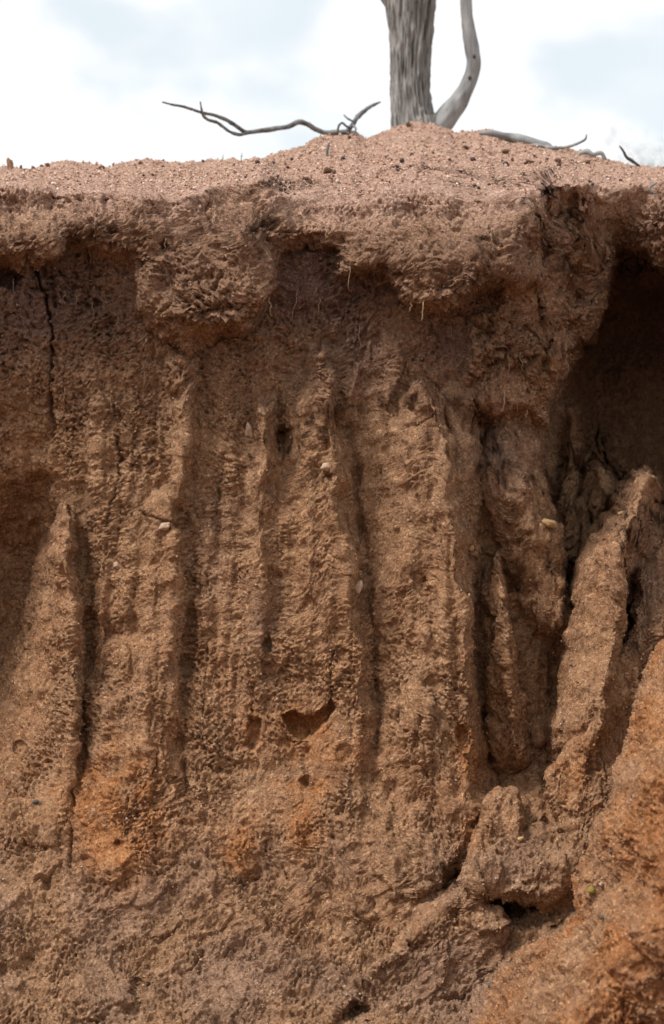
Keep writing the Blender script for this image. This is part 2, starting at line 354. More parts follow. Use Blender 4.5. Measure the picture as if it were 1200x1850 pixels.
arc = np.vstack([np.zeros((1, NC)), np.cumsum(ds, axis=0)])
PY = np.empty((NR, NC)); Y = np.empty((NR, NC)); L = np.empty((NR, NC), np.int16); SS = np.empty((NR, NC))
q = np.linspace(0, 1, NR)
for j in range(NC):
    a = arc[:, j] / arc[-1, j]
    PY[:, j] = np.interp(q, a, PYc[:, j]); Y[:, j] = np.interp(q, a, Yc[:, j]); SS[:, j] = np.interp(q, a, Sc[:, j])
    L[:, j] = Lc[np.clip(np.searchsorted(a, q), 0, NP - 1), j]
PX = np.broadcast_to(fold, PY.shape)
D = Y - CAM_Y
X = (COLS[None, :] - 600) / FPX * np.minimum(D, 6.5)
Z = CAM_Z + (925 - PY) / FPX * D

# spread the columns so that steep flute sides get their share of vertices
PX = PX.copy()
ca, cb = np.where((COLS >= -31) & (COLS <= 1231))[0][[0, -1]]; cb += 1
B_ = [M[:, ca:cb] for M in (X, Y, Z, PY, SS, PX)]; LB = L[:, ca:cb]
d_ = np.sqrt(np.diff(B_[0], axis=1) ** 2 + np.diff(B_[2], axis=1) ** 2 * .2 + (np.minimum(np.abs(np.diff(B_[1], axis=1)), .2) * .55) ** 2)
topw = sstep(0, .2, SS[:, ca + 1:cb]); d_ = d_ * (1 - topw) + topw * np.diff(B_[0], axis=1)
kv = 25; cs = np.cumsum(np.pad(d_, ((kv // 2 + 1, kv // 2), (0, 0)), 'edge'), axis=0); d_ = (cs[kv:] - cs[:-kv]) / kv
a_ = np.hstack([np.zeros((NR, 1)), np.cumsum(d_, axis=1)]); a_ /= a_[:, -1:]
qc = np.linspace(0, 1, cb - ca)
for i in range(NR):
    row = [np.interp(qc, a_[i], M[i]) for M in B_]
    ln = LB[i][np.clip(np.searchsorted(a_[i], qc), 0, cb - ca - 1)]
    for M, rw in zip((X, Y, Z, PY, SS, PX), row): M[i, ca:cb] = rw
    L[i, ca:cb] = ln

# ground rows in front (gully floor) and behind (plateau)
gf = np.cumsum(0.03 * 1.16 ** np.arange(58)); gf = gf[gf < 420]
gb = np.cumsum(0.012 * 1.16 ** np.arange(64)); gb = gb[gb < 900]
nf, nb = len(gf), len(gb)
floor_z = 0.0
Xf = np.repeat(X[:1], nf, 0); Yf = Y[0][None, :] - gf[:, None]
ease = np.exp(-gf / .5)[:, None]
Zf = Z[0][None, :] * ease + (1 - ease) * floor_z + (1 - ease) * (.05 * perlin(Xf * 1.1, Yf * 1.1, 3) + .02 * perlin(Xf * 5, Yf * 5, 8))
Zf += 2.3 * sstep(6.6, 8.6, gf)[:, None] * (1 + .15 * perlin(Xf * .7, 2.0, 0.)) * (gf > 5)[:, None]       # the gully's other bank, unseen behind the camera, added to block low sky light
Xb = np.repeat(X[-1:], nb, 0); Yb = Y[-1][None, :] + gb[:, None]
Zb = Z[-1][None, :] - .30 * (1 - np.exp(-gb / 1.2))[:, None] + .08 * gb[:, None] * np.exp(-gb / .5)[:, None]
Zb += np.clip(gb / 3, 0, 1)[:, None] * .04 * perlin(Xb * .8, Yb * .8, 5)
X = np.vstack([Xf[::-1], X, Xb]); Y = np.vstack([Yf[::-1], Y, Yb]); Z = np.vstack([Zf[::-1], Z, Zb])
ext = lambda M, a, b: np.vstack([np.repeat(M[:1] * 0 + a, nf, 0), M, np.repeat(M[:1] * 0 + b, nb, 0)])
PY = np.vstack([np.repeat(PY[:1], nf, 0), PY, np.repeat(PY[-1:], nb, 0)])
SS = ext(SS, 0, 1)
LAYER_NAMES += ['gully_floor', 'plateau']
L = np.vstack([np.full((nf, NC), LAYER_NAMES.index('gully_floor')), L, np.full((nb, NC), LAYER_NAMES.index('plateau'))])
PX = np.vstack([np.repeat(PX[:1], nf, 0), PX, np.repeat(PX[-1:], nb, 0)])
NRT = X.shape[0]

def blur(M, n):
    for ax in (0, 1):
        pad = [(0, 0), (0, 0)]; pad[ax] = (n + 1, n)
        c = np.cumsum(np.pad(M, pad, 'edge'), axis=ax)
        w = 2 * n + 1
        M = (c[w:] - c[:-w]) / w if ax == 0 else (c[:, w:] - c[:, :-w]) / w
    return M
def normals(X, Y, Z):
    ax, ay, az = [np.gradient(M, axis=1) for M in (X, Y, Z)]
    bx, by, bz = [np.gradient(M, axis=0) for M in (X, Y, Z)]
    n = np.stack([ay * bz - az * by, az * bx - ax * bz, ax * by - ay * bx], -1)
    return n / (np.linalg.norm(n, axis=-1, keepdims=True) + 1e-12)

core = np.ones(X.shape); core[:nf] = np.exp(-gf / .6)[::-1, None]; core[-nb:] = np.exp(-gb / .8)[:, None]
core *= np.exp(-np.maximum(np.abs(COLS - 600) - 3000, 0) / 4000)[None, :]
HH = np.maximum(np.sqrt(sum(np.gradient(M, axis=1) ** 2 for M in (X, Y, Z))), np.sqrt(sum(np.gradient(M, axis=0) ** 2 for M in (X, Y, Z))))
def att(f): return 1 / (1 + (blur(HH, 2) * f * 1.7) ** 4)
def worley(x, y, z):
    """distance to the nearest of jittered cell points (2x2x2 cells round the sample)"""
    x, y, z = [np.asarray(q_, np.float32) for q_ in (x, y, z)]
    bx, by, bz = np.floor(x - .5), np.floor(y - .5), np.floor(z - .5)
    best = np.full(x.shape, 9., np.float32)
    for i in (0, 1):
        for j in (0, 1):
            for k_ in (0, 1):
                cx, cy, cz = bx + i, by + j, bz + k_
                h_ = PERM[PERM[PERM[cx.astype(np.int32) & 255] + (cy.astype(np.int32) & 255)] + (cz.astype(np.int32) & 255)]
                g_ = GRAD[h_] * .42
                best = np.minimum(best, (cx + .5 + g_[..., 0] - x) ** 2 + (cy + .5 + g_[..., 1] - y) ** 2 + (cz + .5 + g_[..., 2] - z) ** 2)
    return np.sqrt(best)
N0 = normals(blur(X, 3), blur(Y, 3), blur(Z, 3))
isTop = sstep(.0, .35, SS)
# --- where each kind of surface lies
crustm = np.isin(L, [LAYER_NAMES.index('overhanging_crust')]).astype(float)
crustm = blur(crustm, 6)
curl = np.clip(crustm * .95 + sstep(740, 500, PY) * .65 + .25 * sstep(1150, 700, PY) * sstep(350, 150, PX), 0, 1)
curl = curl * (1 - .75 * blur(np.isin(L, [LAYER_NAMES.index(q_) for q_ in LAYER_NAMES if q_.startswith('pinnacle')]).astype(float), 4))
curl = np.maximum(curl, .45 * sstep(960, 1040, PX) * sstep(1000, 800, PY)) * (1 - isTop)
wall = sstep(500, 620, PY) * sstep(1750, 1500, PY) * (1 - isTop)
foot = sstep(1380, 1650, PY)
rimv = np.interp(PX, gx, rim); below = sstep(-5, 65, PY - rimv)
curl = curl * (.3 + .7 * below)
shoulder = (L == LAYER_NAMES.index('foreground_shoulder')).astype(float)
# --- large lumps
dsp = .019 * perlin(X * 8, Y * 8, Z * 6) + .009 * perlin(X * 21, Y * 21, Z * 21 + 5)
dsp += foot * (.020 * perlin(X * 7 + 9, Y * 7, Z * 7) + .010 * perlin(X * 18, Y * 18, Z * 18 + 3))
# --- vertical rills
rl = np.abs(perlin(X * 26 + .6 * perlin(X * 7, 0.0, Z * 5), Y * 8, Z * 2.4))
rl2 = np.abs(perlin(X * 60 + .5 * perlin(X * 12, 3.0, Z * 9), Y * 20, Z * 6.5 + 7))
dsp += wall * (1 - shoulder) * (.015 * (rl - .3) + .0075 * (rl2 - .3))
# --- ropey, crumbly crust of curls and pellets
w1 = perlin(X * 26, Y * 26, Z * 26); w2 = perlin(X * 26 + 40, Y * 26, Z * 26)
cu = np.abs(perlin(X * 36 + 1.3 * w1, Y * 40, Z * 44 + 1.3 * w2))
cu2 = np.abs(perlin(X * 96 + 1.3 * w2, Y * 98, Z * 100 + 1.3 * w1))
cu3 = perlin(X * 190, Y * 190, Z * 190)
hol = perlin(X * 30 + w2, Y * 34, Z * 36 + w1 + 55)
ropes = np.exp(-(perlin(X * 50 + 1.4 * w2, Y * 50, Z * 54 - 1.4 * w1 + 9) * 5.0) ** 2)
wor = worley(X * 108 + .6 * w1, Y * 108 + .6 * w2, Z * 110 + .6 * w1 + 20)
pore = sstep(.22, .50, perlin(X * 115 + w1, Y * 115, Z * 115 + w2 + 33))
patch = np.clip(.8 + 1.2 * perlin(X * 8, Y * 8, Z * 8 + 30), .3, 1.35)
dsp += curl * patch * (.014 * (cu - .28) * att(36) + (.0100 * (cu2 - .28) + .0085 * (.5 - wor) - .010 * pore) * att(96) + .0060 * ropes * att(50) - .020 * sstep(.15, .45, hol) * att(34) + .0018 * cu3 * att(190))
# --- crumbly face below
pel = np.abs(perlin(X * 62 + w1, Y * 64, Z * 66 + w2)); pel2 = np.abs(perlin(X * 128 + w2, Y * 130, Z * 132 + 3))
gm = (1 - isTop) * (1 - .6 * curl)
pt2 = np.clip(.8 + 1.4 * perlin(X * 11, Y * 11, Z * 7 + 60), .15, 1.6)
dsp += gm * pt2 * (.0085 * (pel - .28) * att(62) + (.0110 * (pel2 - .28) - .008 * pore) * att(128) + .0070 * (.5 - wor) * att(84)) + gm * .0016 * cu3 * att(190)
dsp -= gm * .010 * sstep(.30, .55, perlin(X * 24, Y * 24, Z * 20 + 80))                      # little sockets
# flat flakes and steps
fl = perlin(X * 26 + w1 * .5, Y * 26, Z * 34 + 11)
dsp += gm * (.0030 * sstep(-.04, .08, fl)) + foot * .009 * sstep(0, .07, perlin(X * 14, Y * 14, Z * 18 + 17)) + foot * .005 * sstep(.1, .16, perlin(X * 36, Y * 36, Z * 40 + 27))
# sandy top: coarse grain only
dsp += isTop * (.004 * perlin(X * 60, Y * 60, Z * 60) + .0022 * perlin(X * 150, Y * 150, Z * 150) + .004 * np.maximum(0, perlin(X * 38, Y * 38, 4.0)))
# --- cracks
cracks = [([(45, 470), (70, 502), (85, 545), (93, 600), (88, 700), (91, 790)], 2.5, .05),
          ([(215, 790), (216, 860), (205, 900), (190, 960)], 1.8, .02), ([(255, 925), (290, 940), (332, 946)], 1.8, .016),
          ([(446, 1170), (452, 1215), (455, 1258), (456, 1292)], 2.0, .02), ([(601, 1175), (592, 1235), (597, 1272)], 2.2, .022), ([(578, 1228), (592, 1240)], 1.8, .012),
          ([(36, 1312), (46, 1336)], 1.8, .014), ([(292, 1335), (284, 1370), (275, 1405)], 1.8, .014), ([(93, 1135), (84, 1180), (90, 1250)], 1.7, .012),
          ([(400, 865), (392, 930)], 1.8, .014), ([(762, 1290), (764, 1350), (776, 1405)], 1.8, .012), ([(640, 1230), (641, 1290)], 1.7, .01), ([(655, 1290), (660, 1340)], 1.7, .01),
          ([(370, 1380), (355, 1410)], 1.8, .012), ([(20, 1420), (35, 1440), (70, 1442)], 1.8, .012), ([(168, 1410), (172, 1445)], 1.8, .012),
          ([(1108, 1508), (1113, 1528), (1140, 1524), (1155, 1502)], 2.2, .016), ([(1058, 1678), (1066, 1706)], 3, .02), ([(1070, 1708), (1062, 1735)], 2.4, .016), ([(1075, 1770), (1088, 1815)], 2.2, .012),
          ([(132, 1430), (130, 1510), (128, 1570)], 3.0, .03), ([(735, 770), (790, 745)], 2.0, .014), ([(370, 1720), (345, 1750), (325, 1760)], 3.0, .025), ([(120, 1560), (90, 1590), (60, 1600)], 3.0, .02),
          ([(1045, 425), (1030, 470)], 3, .03), ([(850, 1790), (830, 1800), (780, 1812)], 3.0, .03), ([(240, 1700), (300, 1690), (330, 1670)], 3, .02)]
jx = PX + 5 * perlin(X * 60, Y * 60, Z * 60 + 2); jy = PY + 5 * perlin(X * 60 + 9, Y * 60, Z * 60)
sl = slice(nf, NRT - nb)
jx = jx[sl, ca:cb]; jy = jy[sl, ca:cb]
cut = np.zeros(jx.shape)
for pts, w, dp in cracks:
    x0, x1 = min(p[0] for p in pts) - 15, max(p[0] for p in pts) + 15
    y0, y1 = min(p[1] for p in pts) - 15, max(p[1] for p in pts) + 15
    m = (jx > x0) & (jx < x1) & (jy > y0) & (jy < y1)
    d, _ = seg_dist(jx[m], jy[m], pts)
    wv = w * np.clip(.75 + 1.1 * perlin(jx[m] / 14, jy[m] / 14, w), .3, 1.5)
    cut[m] = np.maximum(cut[m], dp * np.exp(-(d / wv) ** 2))
dsp[sl, ca:cb] -= cut * .85
dsp *= core
X = X + N0[..., 0] * dsp; Y = Y + N0[..., 1] * dsp; Z = Z + N0[..., 2] * dsp
NV = normals(X, Y, Z)

# --- soil colour masks: R orange subsoil, G pale sand, B grey crumb, A dark humus plus painted shade under the overhang
def blob(cx, cy, rx, ry): return np.exp(-(((PX - cx) / rx) ** 2 + ((PY - cy) / ry) ** 2))
nz = perlin(X * 6, Y * 6, Z * 6 + 4); nz2 = perlin(X * 22, Y * 22, Z * 22 + 4)
orange = (.9 * blob(215, 1500, 70, 90) + 1.0 * blob(208, 1528, 24, 20) + .8 * blob(200, 1410, 60, 80) + .9 * blob(455, 1325, 22, 40) + 1.1 * blob(560, 1305, 48, 30) + .9 * blob(550, 1425, 35, 30)
          + .75 * blob(430, 1530, 32, 55) + .7 * blob(550, 1500, 30, 60) + .9 * blob(836, 1330, 14, 28) + .6 * blob(850, 1380, 40, 60) + .8 * blob(855, 1500, 24, 40) + .5 * blob(60, 1430, 80, 60)
          + .55 * blob(560, 1370, 70, 60) + .5 * blob(1040, 1400, 40, 60) + .35 * blob(640, 1650, 150, 60) + .25 * blob(270, 1300, 80, 160))
orange = np.clip((orange + .17 * sstep(820, 1050, PY) * sstep(1640, 1450, PY)) * (.75 + 1.0 * nz + .8 * nz2), 0, 1)
orange = np.maximum(orange, blur(shoulder, 5) * np.clip(.55 + .9 * nz + .5 * nz2, .1, 1))
pale = np.clip(isTop + .75 * (1 - below) * (PY < 460) + .15 * crustm * sstep(450, 380, PY), 0, 1)
grey = np.clip(.8 * blob(900, 820, 70, 90) + .9 * blob(1165, 1050, 40, 120) + .3 * blob(930, 1560, 90, 60) + .55 * foot * np.clip(.5 + 1.6 * nz, 0, 1) + .5 * blob(470, 1120, 30, 80) + .4 * blob(380, 1000, 50, 120), 0, 1) * (1 - orange) * (1 - isTop)
humus_shade = np.clip(sstep(820, 530, PY) * (.8 + .6 * nz), 0, 1) * below * (1 - isTop * .8) * (1 - .35 * sstep(430, 350, PY)) * (1 - .42 * crustm)
COL = np.stack([orange, pale, grey, humus_shade], -1).astype(np.float32)

# ------------------------------------------------------------------ materials
def nodes(mat):
    mat.use_nodes = True
    return mat.node_tree.nodes, mat.node_tree.links
def mixc(n, l, fac, a, b, mode='MIX'):
    m = n.new('ShaderNodeMix'); m.data_type = 'RGBA'; m.blend_type = mode
    for s, v in (('Factor', fac), ('A', a), ('B', b)):
        if hasattr(v, 'links'): l.new(v, m.inputs[s])
        else: m.inputs[s].default_value = v
    return m.outputs['Result']
def soil_material():
    mat = bpy.data.materials.new('eroded_soil'); n, l = nodes(mat)
    b = n['Principled BSDF']; b.inputs['Roughness'].default_value = .92; b.inputs['Specular IOR Level'].default_value = .22
    at = n.new('ShaderNodeAttribute'); at.attribute_name = 'soil'
    sep = n.new('ShaderNodeSeparateColor'); l.new(at.outputs['Color'], sep.inputs['Color'])
    tc = n.new('ShaderNodeTexCoord')
    def noise(scale, detail=3, rough=.55):
        t = n.new('ShaderNodeTexNoise'); t.inputs['Scale'].default_value = scale; t.inputs['Detail'].default_value = detail; t.inputs['Roughness'].default_value = rough
        l.new(tc.outputs['Object'], t.inputs['Vector']); return t
    def rng_(src, a, bb, c=0., d=1.):
        r = n.new('ShaderNodeMapRange'); r.inputs['From Min'].default_value = a; r.inputs['From Max'].default_value = bb
        r.inputs['To Min'].default_value = c; r.inputs['To Max'].default_value = d; l.new(src, r.inputs['Value']); return r.outputs['Result']
    nb_, nm, nf_ = noise(7, 4), noise(45, 4), noise(330, 2)
    base = mixc(n, l, rng_(nb_.outputs['Fac'], .3, .7), (.236, .123, .066, 1), (.326, .181, .095, 1))
    base = mixc(n, l, rng_(nm.outputs['Fac'], .42, .68), base, (.395, .228, .127, 1))
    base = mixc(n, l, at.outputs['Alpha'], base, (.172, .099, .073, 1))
    base = mixc(n, l, sep.outputs['Blue'], base, (.25, .155, .108, 1))
    base = mixc(n, l, sep.outputs['Red'], base, mixc(n, l, rng_(nm.outputs['Fac'], .35, .7), (.30, .118, .042, 1), (.42, .200, .085, 1)))
    base = mixc(n, l, sep.outputs['Green'], base, (.405, .254, .188, 1))
    # grains of different minerals
    vo = n.new('ShaderNodeTexVoronoi'); vo.inputs['Scale'].default_value = 330; l.new(tc.outputs['Object'], vo.inputs['Vector'])
    hs = n.new('ShaderNodeSeparateColor'); l.new(vo.outputs['Color'], hs.inputs['Color'])
    base = mixc(n, l, rng_(hs.outputs['Red'], 0, 1, 0, .75), base, mixc(n, l, rng_(hs.outputs['Green'], .0, 1), (.45, .42, .40, 1), (1.65, 1.68, 1.72, 1)), 'MULTIPLY')
    v2 = n.new('ShaderNodeTexVoronoi'); v2.inputs['Scale'].default_value = 165; l.new(tc.outputs['Object'], v2.inputs['Vector'])
    h2 = n.new('ShaderNodeSeparateColor'); l.new(v2.outputs['Color'], h2.inputs['Color'])
    base = mixc(n, l, rng_(h2.outputs['Red'], .5, 1, 0, .8), base, mixc(n, l, rng_(h2.outputs['Green'], .3, .7), (.45, .43, .42, 1), (1.6, 1.65, 1.7, 1)), 'MULTIPLY')
    fine = mixc(n, l, .5, base, mixc(n, l, rng_(nf_.outputs['Fac'], .3, .7), (.55, .55, .55, 1), (1.35, 1.35, 1.35, 1)), 'MULTIPLY')
    l.new(fine, b.inputs['Base Color'])
    b1 = n.new('ShaderNodeBump'); b1.inputs['Strength'].default_value = .55; b1.inputs['Distance'].default_value = .0035
    l.new(vo.outputs['Distance'], b1.inputs['Height']); b1.invert = True
    b2 = n.new('ShaderNodeBump'); b2.inputs['Strength'].default_value = .9; b2.inputs['Distance'].default_value = .006
    l.new(noise(230, 4, .65).outputs['Fac'], b2.inputs['Height']); l.new(b1.outputs['Normal'], b2.inputs['Normal'])
    l.new(b2.outputs['Normal'], b.inputs['Normal'])
    return mat
M_SOIL = soil_material()

def simple_material(name, c1, c2, scale, rough=.8, bump=.3, stretch=(1, 1, 1), spec=.3, attr=None):
    mat = bpy.data.materials.new(name); n, l = nodes(mat); b = n['Principled BSDF']
    b.inputs['Roughness'].default_value = rough; b.inputs['Specular IOR Level'].default_value = spec
    tc = n.new('ShaderNodeTexCoord'); mp = n.new('ShaderNodeMapping'); mp.inputs['Scale'].default_value = stretch
    l.new(tc.outputs['Object'], mp.inputs['Vector'])
    t = n.new('ShaderNodeTexNoise'); t.inputs['Scale'].default_value = scale; t.inputs['Detail'].default_value = 5; l.new(mp.outputs['Vector'], t.inputs['Vector'])
    r = n.new('ShaderNodeMapRange'); r.inputs['From Min'].default_value = .32; r.inputs['From Max'].default_value = .68; l.new(t.outputs['Fac'], r.inputs['Value'])
    col = mixc(n, l, r.outputs['Result'], c1 + (1,), c2 + (1,))
    if attr:
        a = n.new('ShaderNodeAttribute'); a.attribute_name = attr
        col = mixc(n, l, 1.0, col, a.outputs['Color'], 'MULTIPLY')
    l.new(col, b.inputs['Base Color'])
    bp = n.new('ShaderNodeBump'); bp.inputs['Strength'].default_value = bump; bp.inputs['Distance'].default_value = .006
    l.new(t.outputs['Fac'], bp.inputs['Height']); l.new(bp.outputs['Normal'], b.inputs['Normal'])
    return mat
M_BARK = simple_material('grey_bark', (.070, .066, .062), (.34, .325, .305), 95, .9, 1.0, (1, 1, .13))
M_DEADWOOD = simple_material('bleached_deadwood', (.13, .13, .13), (.34, .34, .335), 30, .85, .6, (1, 1, .2))
M_STICK = simple_material('weathered_stick', (.07, .068, .068), (.22, .215, .21), 60, .85, .4)
M_DARKSTICK = simple_material('dark_stick', (.03, .027, .026), (.09, .08, .075), 60, .85, .4)
M_PEBBLE = simple_material('dark_pebble', (.030, .016, .014), (.095, .050, .042), 160, .6, .3, spec=.4)
M_CLOD = simple_material('soil_clod', (.16, .085, .05), (.30, .17, .10), 140, .95, .8)
M_STONE = simple_material('ochre_stone', (.42, .24, .10), (.62, .42, .22), 90, .85, .5)
M_PALESTONE = simple_material('pale_stone', (.44, .29, .20), (.62, .45, .33), 90, .85, .5)
M_LICHEN = simple_material('yellow_green_stone', (.16, .12, .02), (.36, .27, .06), 160, .85, .5)
M_SLATE = simple_material('grey_green_stone', (.05, .052, .045), (.11, .11, .095), 160, .8, .4)
M_ROOT = simple_material('pale_root', (.20, .13, .08), (.38, .27, .18), 200, .85, .3)
M_ROOTLET = simple_material('soil_coated_root', (.16, .092, .062), (.29, .175, .115), 90, .95, .5)
M_GRAIN = simple_material('mineral_grains', (.8, .8, .8), (1, 1, 1), 300, .75, .1, attr='grain')
M_GRASS = simple_material('dry_stem', (.20, .24, .20), (.34, .36, .28), 100, .8, .1)
M_LEAF = simple_material('hazy_blue_leaf', (.22, .28, .30), (.32, .38, .40), 8, .7, .1)  # bluish flare haze is put into the pale leaf colour

# ------------------------------------------------------------------ mesh helpers
COLL = scene.collection
def link(o, parent=None):
    COLL.objects.link(o)
    if parent is not None:
        o.parent = parent
        o.matrix_parent_inverse = parent.matrix_world.inverted() if False else Vector((0, 0, 0)).to_3d().to_4d() and parent.matrix_basis.inverted()
    return o
def tag(o, label=None, category=None, group=None, kind=None):
    if label: o['label'] = label
    if category: o['category'] = category
    if group: o['group'] = group
    if kind: o['kind'] = kind
    return o
def empty(name, loc=(0, 0, 0)):
    e = bpy.data.objects.new(name, None); e.location = loc; e.empty_display_size = .05
    COLL.objects.link(e); return e
def raw_mesh(name, verts, faces, smooth=True):
    """verts (n,3) array, faces (m,k) array of equal sized polygons"""
    me = bpy.data.meshes.new(name); k = faces.shape[1]
    me.vertices.add(len(verts)); me.vertices.foreach_set('co', np.ascontiguousarray(verts, np.float32).ravel())
    me.loops.add(faces.size); me.loops.foreach_set('vertex_index', np.ascontiguousarray(faces, np.int32).ravel())
    me.polygons.add(len(faces))
    me.polygons.foreach_set('loop_start', np.arange(0, faces.size, k, dtype=np.int32))
    me.polygons.foreach_set('loop_total', np.full(len(faces), k, np.int32))
    me.update(calc_edges=True)
    me.polygons.foreach_set('use_smooth', np.full(len(faces), smooth))
    me.update(); return me
def P(px, py, y): 
    d = y - CAM_Y
    return Vector(((px - 600) / FPX * d, y, CAM_Z + (925 - py) / FPX * d))

# ------------------------------------------------------------------ the bank, one mesh per landform
VERT = np.stack([X, Y, Z], -1).reshape(-1, 3)
VN = NV.reshape(-1, 3); VC = COL.reshape(-1, 4); LF = L.reshape(-1)
ii = np.arange(NRT * NC).reshape(NRT, NC)
quads = np.stack([ii[:-1, :-1], ii[:-1, 1:], ii[1:, 1:], ii[1:, :-1]], -1).reshape(-1, 4)
# majority vote so that the pieces have clean borders
inner = (ii[:-1, :-1] * 0).reshape(-1)
qlay = LF[quads[:, 0]]
colx = np.repeat(COLS[None, :-1], NRT - 1, 0).reshape(-1)
# separate flutes are separate pieces: number them by the groove lines
flute_id = LAYER_NAMES.index('flute')
def piece(mask, name, parent, label=None, kind=None):
    f = quads[mask]
    if len(f) == 0: return None
    used = np.unique(f); remap = np.zeros(len(VERT), np.int32); remap[used] = np.arange(len(used))
    me = raw_mesh(name, VERT[used], remap[f])
    ca_ = me.color_attributes.new('soil', 'FLOAT_COLOR', 'POINT'); ca_.data.foreach_set('color', VC[used].ravel())
    me.normals_split_custom_set_from_vertices(VN[used].tolist())
    me.materials.append(M_SOIL)
    o = bpy.data.objects.new(name, me); COLL.objects.link(o)
    if parent is not None: o.parent = parent
    if label: o['label'] = label
    if kind: o['kind'] = kind
    return o
bank = empty('gully_bank'); bank['kind'] = 'structure'
lab = {'wall_face': 'shaded brown soil face between the flutes', 'hollow_spur': 'small spur standing inside the dark hollow', 'flute': None,
       'pinnacle': 'pointed soil pinnacle at the left', 'pinnacle.001': 'greyish pinnacle carrying an ochre stone', 'pinnacle.002': 'thin short pinnacle before the greyish one',
       'pinnacle.003': 'leaning sunlit pinnacle before the dark hollow', 'debris_slope': 'crumbled soil slope at the foot', 'fallen_lump': 'fallen grainy lump over a small cave',
       'overhanging_crust': 'root-bound crust hanging over the wall', 'foreground_shoulder': 'orange soil shoulder nearest the viewer', 'sandy_top': 'pinkish sandy top with gravel'}
for i, nm in enumerate(LAYER_NAMES):
    m = qlay == i
    if nm in ('gully_floor', 'plateau'):
        piece(m, nm, None, kind='structure')
    elif nm == 'flute':
        pxq = PX.reshape(-1)[quads[:, 0]]; pyq = PY.reshape(-1)[quads[:, 0]]
        edges = [-1e9, 346, 430, 506, 676, 1e9]
        bound = [np.interp(pyq, [600, 900, 1300, 1500], e) for e in ([358, 350, 340, 340], [420, 425, 430, 420], [520, 506, 505, 510], [672, 668, 676, 668])]
        bound = [np.full(pyq.shape, -1e9)] + bound + [np.full(pyq.shape, 1e9)]
        for a in range(5):
            piece(m & (pxq >= bound[a]) & (pxq < bound[a + 1]), 'flute', bank)
    else:
        piece(m, nm.split('.')[0], bank, lab.get(nm))

# ------------------------------------------------------------------ lookup: surface under a photograph pixel
vpx = 600 + X / (Y - CAM_Y) * FPX; vpy = 925 - (Z - CAM_Z) / (Y - CAM_Y) * FPX
inview = (vpx > -20) & (vpx < 1220) & (vpy > 200) & (vpy < 1870)
inview[:nf] = False; inview[-nb + 4:] = False
fpx, fpy = vpx[inview], vpy[inview]; fV = VERT.reshape(NRT, NC, 3)[inview]; fN = NV[inview]; fL = L[inview]; fS = SS[inview]
order = np.argsort(fpy); fpx, fpy, fV, fN, fL, fS = fpx[order], fpy[order], fV[order], fN[order], fL[order], fS[order]
def hit(px, py, r=2.5):
    while True:
        a, b = np.searchsorted(fpy, [py - r, py + r])
        m = np.abs(fpx[a:b] - px) < r
        if m.any():
            k = a + np.where(m)[0]; k = k[np.argmin(fV[k, 1])]
            return Vector(fV[k]), Vector(fN[k])
        r *= 1.6

# ------------------------------------------------------------------ wood
def tube(name, pts, rad, mat, parent=None, sides=10, rough=0., seed=0, sub=6, ridges=0.):
    pts = [Vector(p) for p in pts]; n = len(pts)
    # Catmull-Rom resample
    P2, R2 = [], []
    for i in range(n - 1):
        p0, p1, p2, p3 = pts[max(i - 1, 0)], pts[i], pts[i + 1], pts[min(i + 2, n - 1)]
        for s in range(sub):
            t = s / sub
            P2.append(.5 * ((2 * p1) + (p2 - p0) * t + (2 * p0 - 5 * p1 + 4 * p2 - p3) * t * t + (3 * p1 - p0 - 3 * p2 + p3) * t ** 3))
            R2.append(rad[i] + (rad[i + 1] - rad[i]) * t)
    P2.append(pts[-1]); R2.append(rad[-1])
    V = []; up = Vector((0, 1, 0.01))
    m = len(P2); ang = np.linspace(0, 2 * math.pi, sides, endpoint=False)
    length = 0.
    for i in range(m):
        t = (P2[min(i + 1, m - 1)] - P2[max(i - 1, 0)]).normalized()
        a = t.cross(up)
        if a.length < 1e-3: a = t.cross(Vector((1, 0, 0)))
        a.normalize(); b = t.cross(a).normalized(); up = b.cross(t) * -1 if False else up
        if i: length += (P2[i] - P2[i - 1]).length
        rr = R2[i]
        nse = rough * perlin(np.cos(ang) * 1.6 + seed, np.sin(ang) * 1.6, length / max(rr, .002) * .35 + seed) if rough else 0
        if ridges: nse = nse + ridges * (.5 - np.abs(perlin(np.cos(ang) * 6 + seed + 3, np.sin(ang) * 6, length * 11 + seed)) * 2) + ridges * .7 * perlin(np.cos(ang) * 11 + seed, np.sin(ang) * 11, length * 22)
        r = rr * (1 + nse) * np.ones(sides)
        c = np.array(P2[i])
        V.append(c[None] + r[:, None] * (np.cos(ang)[:, None] * np.array(a)[None] + np.sin(ang)[:, None] * np.array(b)[None]))
    V = np.concatenate(V)
    k = np.arange(sides); F = []
    for i in range(m - 1):
        F.append(np.stack([i * sides + k, i * sides + (k + 1) % sides, (i + 1) * sides + (k + 1) % sides, (i + 1) * sides + k], -1))
    F = np.concatenate(F)
    # closed ends
    V = np.vstack([V, np.array(P2[0])[None], np.array(P2[-1])[None]])
    c0_, c1_ = len(V) - 2, len(V) - 1
    F = [tuple(f) for f in F] + [(int((j + 1) % sides), int(j), c0_) for j in k] + [(int((m - 1) * sides + j), int((m - 1) * sides + (j + 1) % sides), c1_) for j in k]
    me = bpy.data.meshes.new(name); me.from_pydata([tuple(v) for v in V], [], [tuple(int(q_) for q_ in f) for f in F]); me.update()
    me.polygons.foreach_set('use_smooth', np.full(len(me.polygons), True))
    me.materials.append(mat)
    o = bpy.data.objects.new(name, me); COLL.objects.link(o)
    if parent is not None: o.parent = parent; o.location = -Vector(parent.location)
    return o

